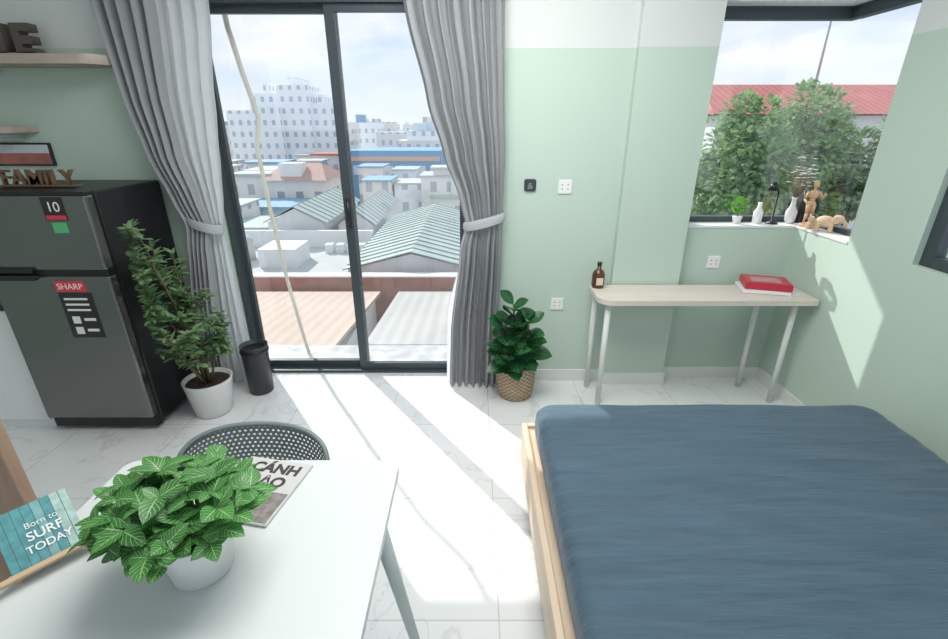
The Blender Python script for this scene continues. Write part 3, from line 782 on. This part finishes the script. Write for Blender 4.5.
M_MW = mat('mannequin_wood', (.58, .37, .21), .45, var=.1)
g = grp('wooden_mannequin'); mc = Vector((0, 0, 0))
lathe('stand', [(.032, 0), (.032, .012), (.028, .014)], mc, M_MW, g, 24)
tube('post', [mc+Vector((0, .014, .01)), mc+Vector((0, .014, .11))], .002, M_HK, g)
for sx in (-1, 1):
    x = sx*.012
    tube('calf', [mc+Vector((x*1.3, 0, .020)), mc+Vector((x, -.004, .062))], .005, M_MW, g, .008); tube('thigh', [mc+Vector((x, -.003, .064)), mc+Vector((x, 0, .105))], .008, M_MW, g, .011)
    boxc('foot', mc+Vector((x*1.3, -.008, .0175)), (.012, .026, .008), 0, M_MW, g, .003)
    tube('upper_arm', [mc+Vector((sx*.026, 0, .165)), mc+Vector((sx*.040, -.002, .132))], .007, M_MW, g, .0055)
    tube('forearm', [mc+Vector((sx*.040, -.002, .130)), mc+Vector((sx*.032, -.028, .105 if sx < 0 else .15))], .0055, M_MW, g, .004)
    ell('hand', mc+Vector((sx*.031, -.033, .101 if sx < 0 else .155)), (.005, .006, .009), M_MW, g)
ell('pelvis', mc+Vector((0, 0, .11)), (.020, .013, .013), M_MW, g); ell('waist', mc+Vector((0, 0, .128)), (.012, .010, .010), M_MW, g)
ell('chest', mc+Vector((0, 0, .153)), (.025, .015, .022), M_MW, g); tube('neck', [mc+Vector((0, 0, .17)), mc+Vector((0, 0, .185))], .005, M_MW, g)
ell('head', mc+Vector((0, -.002, .200)), (.012, .014, .018), M_MW, g)
g.location = (2.045, 2.90, SZ); g.scale = (1.25, 1.25, 1.25)

M_EW = mat('carved_pale_wood', (.66, .47, .31), .55, var=.12, vscale=30)
g = grp('wooden_elephant_figurine'); ec = Vector((0, 0, 0))
bm = bmesh.new()
def add_ell(c, s):
    r_ = bmesh.ops.create_uvsphere(bm, u_segments=16, v_segments=10, radius=1)
    for v in r_['verts']: v.co = Vector((c[0]+v.co.x*s[0], c[1]+v.co.y*s[1], c[2]+v.co.z*s[2]))
add_ell(ec+Vector((0, .01, .058)), (.034, .05, .034)); add_ell(ec+Vector((0, -.052, .075)), (.024, .026, .026))
for dx in (-.018, .018):
    for dy in (-.022, .042): tube_bm(bm, [ec+Vector((dx, dy, .05)), ec+Vector((dx, dy, 0))], .013, .012, 12)
tube_bm(bm, [ec+Vector((0, -.070, .075)), ec+Vector((0, -.088, .05)), ec+Vector((0, -.092, .022)), ec+Vector((0, -.104, .012))], .010, .006, 10)
for dx in (-1, 1): add_ell(ec+Vector((dx*.028, -.040, .075)), (.006, .02, .024))
tube_bm(bm, [ec+Vector((0, .058, .065)), ec+Vector((0, .068, .035))], .003, .002, 6)
o = meshobj('body', bm, M_EW, g, True)
rm = o.modifiers.new('r', 'REMESH'); rm.mode = 'VOXEL'; rm.voxel_size = .0035; rm.use_smooth_shade = True
g.location = (2.05, 2.735, SZ)
g.rotation_euler = (0, 0, .9)
g = grp('wooden_block_ornament'); boxc('block', (2.025, 2.835, SZ+.02), (.05, .035, .04), .3, M_EW, g, .006); boxc('block_top', (2.025, 2.835, SZ+.055), (.035, .028, .03), .6, M_EW, g, .005)

# ---------------------------------------------------------------- exterior
box('balcony_ledge', -2.2, .5, 3.125, 3.46, -.22, -.01, M_MARBLE)
g = grp('hanging_rope')
M_ROPE = mat('rope_cream', (.80, .76, .66), .8)
tube('rope', [(-1.52, 3.3, 2.75), (-1.49, 3.3, 2.2), (-1.45, 3.31, 1.95), (-1.40, 3.32, 1.70), (-1.44, 3.32, 1.5), (-1.42, 3.32, 1.1), (-1.38, 3.32, .6), (-1.33, 3.32, .2), (-1.30, 3.32, -.008)], .017, M_ROPE, g, .012)
M_G = mat('ground_concrete', (.45, .46, .44), .9, var=.2, vscale=.1)
box('ground_outside', -200, 200, 3.6, 400, -9.3, -9, M_G)
def roofslab(name, x0, x1, y0, y1, z0, z1, m, th=.08, wall=None, zb=-9):
    g = grp(name); bm = bmesh.new()
    v = [bm.verts.new(p) for p in ((x0, y0, z0), (x1, y0, z0), (x1, y1, z1), (x0, y1, z1), (x0, y0, z0-th), (x1, y0, z0-th), (x1, y1, z1-th), (x0, y1, z1-th))]
    for f_ in ((0, 1, 2, 3), (7, 6, 5, 4), (0, 4, 5, 1), (1, 5, 6, 2), (2, 6, 7, 3), (3, 7, 4, 0)): bm.faces.new([v[k] for k in f_])
    meshobj('roof_sheet', bm, m, g)
    if wall: box('walls', x0+.15, x1-.15, y0+.2, y1-.2, zb, min(z0, z1)-th-.01, wall, g)
    return g
def gable(name, x0, x1, y0, y1, ze, zr, m, wall, zb=-9):
    g = grp(name); bm = bmesh.new(); xm = (x0+x1)/2
    v = [bm.verts.new(p) for p in ((x0, y0, ze), (xm, y0, zr), (x1, y0, ze), (x0, y1, ze), (xm, y1, zr), (x1, y1, ze))]
    bm.faces.new((v[0], v[1], v[4], v[3])); bm.faces.new((v[1], v[2], v[5], v[4])); meshobj('roof_sheet', bm, m, g)
    bm = bmesh.new(); a = .15
    v = [bm.verts.new(p) for p in ((x0+a, y0+a, zb), (x1-a, y0+a, zb), (x1-a, y0+a, ze), (xm, y0+a, zr-.08), (x0+a, y0+a, ze))]
    w_ = [bm.verts.new((p.co.x, y1-a, p.co.z)) for p in v]
    bm.faces.new(v); bm.faces.new(w_[::-1])
    for i in range(5): bm.faces.new((v[i], v[(i+1) % 5], w_[(i+1) % 5], w_[i]))
    meshobj('walls', bm, wall, g)
    # standing seams across the slopes
    sb_ = bmesh.new(); k_ = int((y1-y0)/.6)
    for i in range(k_+1):
        y = y0+.02+i*(y1-y0-.04)/k_
        tube_bm(sb_, [(x0, y, ze+.02), (xm, y, zr+.02), (x1, y, ze+.02)], .025, .025, 4)
    meshobj('seams', sb_, M_SEAM, g)
    return g
M_SEAM = mat('roof_seam', (.38, .43, .42), .7)
M_R1 = corrugated('roof_white_green', (.44, .52, .485), .45, 'Y', streak=.12); M_R2 = corrugated('roof_pale', (.50, .545, .53), .45, 'Y', streak=.12)
M_R3 = corrugated('roof_orange_sheet', (.56, .45, .37), .3, streak=.10); M_R4 = corrugated('roof_grey_sheet', (.46, .46, .43), .3, streak=.14)
M_CW = mat('render_white', (.76, .77, .76), .9, var=.06, vscale=1); M_BRK = mat('wall_red_brown', (.46, .24, .19), .9, var=.25, vscale=2)
M_TERR = mat('terrace_concrete', (.52, .54, .53), .9, var=.15, vscale=.8)
M_TILE = corrugated('roof_red_tile', (.50, .17, .15), .3, streak=.3)
M_BLUE = corrugated('roof_blue_sheet', (.25, .42, .58), .4, streak=.1)
roofslab('warehouse_roof_orange', -6.9, -2.85, 8.4, 13.6, -2.5, -3.05, M_R3, wall=M_CW)
roofslab('warehouse_roof_grey', -2.3, 1.5, 8.9, 13.6, -2.6, -3.05, M_R4, wall=M_CW)
g = grp('parapet_wall_brick'); box('wall', -8.5, 4, 14.0, 14.3, -9, -2.72, M_BRK, g); box('coping', -8.5, 4, 13.95, 14.35, -2.72, -2.68, M_CW, g)
g = grp('terrace_building')
box('block', -12, -4.4, 14.6, 20.5, -9, -3.3, M_TERR, g); box('stair_hut', -8.0, -6.6, 17, 18.5, -3.3, -2.6, M_CW, g); box('parapet', -12, -4.4, 20.3, 20.5, -3.3, -2.6, M_CW, g)
lathe('water_tank', [(.5, 0), (.5, .8), (.3, .95)], (-9.2, 18.2, -3.3), M_TERR, g, 24)
for i in range(4): box('ac_unit_%d' % i, -6.2+i*.45, -5.9+i*.45, 19.2, 19.6, -3.3, -2.95, M_METALW, g)
gable('pitched_metal_roof', -4.3, .2, 14.8, 25, -2.75, -2.15, M_R1, M_CW)
gable('pitched_metal_roof.001', .3, 6.0, 15.2, 24, -2.9, -1.6, M_R2, M_CW)
gable('pitched_metal_roof.002', -9.4, -6.6, 21, 28, -2.4, -1.7, M_R1, M_CW)
gable('pitched_metal_roof.003', -6.4, -4.5, 21.5, 29, -2.6, -1.9, M_R2, M_CW)
g = grp('house_with_red_roof')
box('block', -13.2, -9.6, 31, 35, -9, -1.6, facade('house_facade', (.80, .77, .72), (.35, .37, .40), 1.2, 1.8), g)
bm = bmesh.new()
v = [bm.verts.new(p) for p in ((-13.5, 30.7, -1.6), (-9.3, 30.7, -1.6), (-9.3, 35.3, -1.6), (-13.5, 35.3, -1.6), (-12.6, 33, -.7), (-10.2, 33, -.7))]
for f_ in ((0, 1, 5, 4), (1, 2, 5), (2, 3, 4, 5), (3, 0, 4), (3, 2, 1, 0)): bm.faces.new([v[k] for k in f_])
meshobj('hip_roof', bm, mat('roof_terracotta_pale', (.50, .34, .29), .8, var=.2), g)
box('roof_terrace', -12.4, -11.0, 31.2, 32.5, -1.6, -.6, M_CW, g)
g = grp('blue_shop_building')
box('block', -11.5, -3, 45, 52, -9, -.5, mat('facade_blue', (.16, .36, .56), .7), g)
box('sign_band', -11.4, -3.1, 44.9, 45, -1.4, -1.0, mat('facade_orange', (.66, .42, .32), .7), g)
M_PANE = mat('window_pane_pale', (.6, .66, .7), .3)
for i in range(8): box('window_%d' % i, -11+i*1.0, -10.4+i*1.0, 44.88, 45, -2.6, -1.8, M_PANE, g)
g = grp('white_apartment_building')
MF = facade('apartment_facade', (.88, .90, .92), (.48, .54, .60), 1.0, 1.25)
for i, (x0, x1, y, h) in enumerate(((-29, -26, 60, 3.2), (-26, -22.5, 60, 5.0), (-22.5, -19, 59.5, 5.8), (-19, -16.2, 60, 4.0), (-21.6, -20.6, 61, 6.7), (-24.6, -24.0, 61, 6.2), (-18.2, -17.4, 60.5, 4.9), (-25.4, -22.2, 58.5, 3.6))):
    box('block_%d' % i, x0, x1, y, y+5, -9, h, MF, g)
rnd = random.Random(21)
fm = [facade('city_facade_%d' % k, c, w_, 1.1, 1.5) for k, (c, w_) in enumerate((((.86, .89, .91), (.50, .56, .61)), ((.80, .79, .75), (.46, .48, .5)), ((.66, .75, .80), (.45, .5, .56)), ((.82, .76, .70), (.5, .5, .53)), ((.70, .72, .72), (.42, .45, .5))))]
g = grp('distant_city_buildings')
for i in range(300):
    y = rnd.uniform(55, 170); x = rnd.uniform(-1.0, .75)*y
    if -30 < x < -15 and y < 70: continue
    wd = rnd.uniform(2.0, 5.5); h = .9-(y-60)*.004+rnd.uniform(-2.5, 1.5)+(1.8 if rnd.random() < .08 else 0)
    box('building_%d' % i, x, x+wd, y, y+wd, -9, h, rnd.choice(fm), g)
    if rnd.random() < .5: box('rooftop_%d' % i, x+wd*.2, x+wd*.5, y+.5, y+2, h, h+rnd.uniform(.4, 1.2), rnd.choice(fm+[M_TILE, M_BLUE]), g)
g = grp('neighbourhood_houses')
for i in range(110):
    y = rnd.uniform(26, 55); x = rnd.uniform(-1.05, .30)*y
    if -13.5 < x+2 < -2.0 and 29 < y < 53: continue
    wd = rnd.uniform(1.6, 3.6); h = rnd.uniform(-3.2, -1.0)
    if x+wd > -10 and x < 6 and y < 31: continue
    box('house_%d' % i, x, x+wd, y, y+wd, -9, h, rnd.choice(fm), g); box('house_roof_%d' % i, x-.2, x+wd+.2, y-.2, y+wd+.2, h, h+.15, rnd.choice((M_R1, M_R2, M_R2, M_TERR, M_TERR, M_TILE, M_BLUE)), g)
for k, (x, y, h) in enumerate(((-16.2, 22.5, -2.8), (-14.1, 24.2, -2.3), (-11.9, 22.6, -3.0), (-7.6, 33, -1.9), (-5.6, 34, -2.2), (-3.6, 33, -1.6), (-6.5, 39, -1.7), (-9, 38, -1.4))):
    box('low_house_%d' % k, x, x+1.9, y, y+3, -9, h, fm[k % 4], g); box('low_house_roof_%d' % k, x-.1, x+2.0, y-.1, y+3.1, h, h+.1, (M_TERR, M_R2, M_R1, M_BLUE)[k % 4], g)
# red roof house on right
g = grp('red_roof_house')
box('block', 10, 26, 21, 27, -9, 2.0, M_CW, g)
bm = bmesh.new(); v = [bm.verts.new(p) for p in ((9.6, 20.5, 2.05), (26.5, 20.5, 2.05), (26.5, 27.5, 2.05), (9.6, 27.5, 2.05), (10.4, 24, 3.35), (25, 24, 3.35))]
for f_ in ((0, 1, 5, 4), (1, 2, 5), (2, 3, 4, 5), (3, 0, 4), (3, 2, 1, 0)): bm.faces.new([v[k] for k in f_])
meshobj('hip_roof', bm, M_TILE, g)
M_MAST = mat('mast_galvanised', (.35, .37, .40), .6)
tube('mast', [(16.6, 25.5, 2.2), (16.6, 25.5, 8.5)], .07, M_MAST, g, .03); tube('mast_crossbar', [(16.0, 25.5, 7.0), (17.2, 25.5, 7.0)], .03, M_MAST, g)

# trees
M_TL = leaf_mat('tree_leaf', (.17, .33, .13), (.36, .52, .24), (.36, .53, .25), .05, 3, .0, .6, .42)
def tree(name, cx, cy, zb, zt, R_, seed):
    g = grp(name); rnd = random.Random(seed); bm = bmesh.new(); uvl = bm.loops.layers.uv.new('UVMap'); sb = bmesh.new()
    cz = (zt+zb)/2; hz = (zt-zb)/2
    tube_bm(sb, [(cx, cy, -9), (cx+.1, cy, zb), (cx, cy, cz)], .25, .12, 8)
    blobs = []
    for _ in range(30):
        v = Vector((rnd.gauss(0, 1), rnd.gauss(0, 1), rnd.gauss(0, 1))).normalized()*rnd.uniform(.35, .85)
        c = Vector((cx+v.x*R_, cy+v.y*R_, cz+v.z*hz)); blobs.append((c, rnd.uniform(.30, .5)*R_*.8))
        tube_bm(sb, [(cx, cy, cz-hz*.4), tuple((Vector((cx, cy, cz))+c)/2), tuple(c)], .06, .02, 5)
    for c, r_ in blobs:
        for _ in range(300):
            v = Vector((rnd.gauss(0, 1), rnd.gauss(0, 1), rnd.gauss(0, 1))).normalized()
            p = c+v*r_*rnd.uniform(.75, 1.05); L = rnd.uniform(.13, .22)
            leaf(bm, uvl, p, v+Vector((rnd.uniform(-.7, .7), rnd.uniform(-.7, .7), rnd.uniform(-.6, .5))), Vector((0, 0, 1)), L, L*.75, .2, .5, 2)
    meshobj('foliage', bm, M_TL, g, 'leaf'); meshobj('trunk', sb, M_BARK, g, True)
tree('tree', 7.3, 13.6, -1.8, 2.2, 1.5, 1); tree('tree.001', 9.6, 14.6, -1.6, 2.85, 1.8, 2); tree('tree.002', 12.2, 14.2, -1.8, 2.55, 1.8, 3)
tree('tree.003', 8.6, 15.5, -2.8, 2.0, 2.2, 4); tree('tree.004', 15.0, 15.0, -1.8, 1.9, 2.0, 5); tree('tree.005', 11.0, 16.5, -2.2, 2.4, 2.2, 6)

# ---------------------------------------------------------------- lights
g = grp('added_ceiling_fill')  # unseen glowing panel and area light, added to brighten the interior
M_FILL, n, l, b_, o_ = nt('fill_panel_glow'); b_.inputs['Emission Color'].default_value = (1, .98, .95, 1); b_.inputs['Emission Strength'].default_value = 2.0
box('fill_panel', -.75, .75, .75, 2.25, H-.05, H-.001, M_FILL, g, .01)
def area(name, loc, sx, sy, power, rot=(0, 0, 0), col=(1, 1, 1), parent=None):
    L = bpy.data.lights.new(name, 'AREA'); L.shape = 'RECTANGLE'; L.size = sx; L.size_y = sy; L.energy = power; L.color = col
    ob = bpy.data.objects.new(name, L); C.objects.link(ob); ob.location = loc; ob.rotation_euler = rot
    if parent: ob.parent = parent
    return ob
area('fill_panel_light', (0, 1.5, H-.06), 1.45, 1.45, 37, (0, 0, 0), (1, .995, .98), g)
S = bpy.data.lights.new('sun', 'SUN'); S.energy = 4.0; S.angle = math.radians(.6); S.color = (1, .97, .92)
so = bpy.data.objects.new('sun', S); C.objects.link(so)
so.rotation_euler = Vector((.58, -.815, -.72)).to_track_quat('-Z', 'Y').to_euler()

W = bpy.data.worlds.new('sky'); bpy.context.scene.world = W; W.use_nodes = True
n = W.node_tree.nodes; l = W.node_tree.links; bg = n['Background']
tc = n.new('ShaderNodeTexCoord'); mp = n.new('ShaderNodeMapping'); mp.inputs['Scale'].default_value = (1, 1, 2.6); mp.inputs['Location'].default_value = (.3, .2, 0)
no = n.new('ShaderNodeTexNoise'); no.inputs['Scale'].default_value = 3.2; no.inputs['Detail'].default_value = 8; no.inputs['Roughness'].default_value = .55
r = n.new('ShaderNodeValToRGB'); r.color_ramp.elements[0].position = .42; r.color_ramp.elements[1].position = .66
r.color_ramp.elements[0].color = (.58, .72, .92, 1); r.color_ramp.elements[1].color = (.93, .95, .98, 1)
l.new(tc.outputs['Generated'], mp.inputs[0]); l.new(mp.outputs[0], no.inputs['Vector']); l.new(no.outputs['Fac'], r.inputs[0])
s = n.new('ShaderNodeSeparateXYZ'); l.new(tc.outputs['Generated'], s.inputs[0])
mr = n.new('ShaderNodeMapRange'); mr.inputs[1].default_value = 0; mr.inputs[2].default_value = .16; mr.inputs[3].default_value = .8; mr.inputs[4].default_value = 0
l.new(s.outputs['Z'], mr.inputs[0]); mx = n.new('ShaderNodeMixRGB'); mx.inputs[2].default_value = (.84, .89, .94, 1)
l.new(mr.outputs[0], mx.inputs[0]); l.new(r.outputs[0], mx.inputs[1]); l.new(mx.outputs[0], bg.inputs[0]); bg.inputs[1].default_value = 1.05

# ---------------------------------------------------------------- camera
cam = bpy.data.cameras.new('camera'); co = bpy.data.objects.new('camera', cam); C.objects.link(co)
cam.sensor_width = 36; cam.lens = 470/948*36; cam.clip_start = .02; cam.clip_end = 1000
co.location = (0, 0, 1.65); co.rotation_euler = (math.radians(90-22.5), 0, 0)
bpy.context.scene.camera = co
vs = bpy.context.scene.view_settings; vs.view_transform = 'Standard'; vs.look = 'None'; vs.exposure = .17; vs.gamma = 1.0
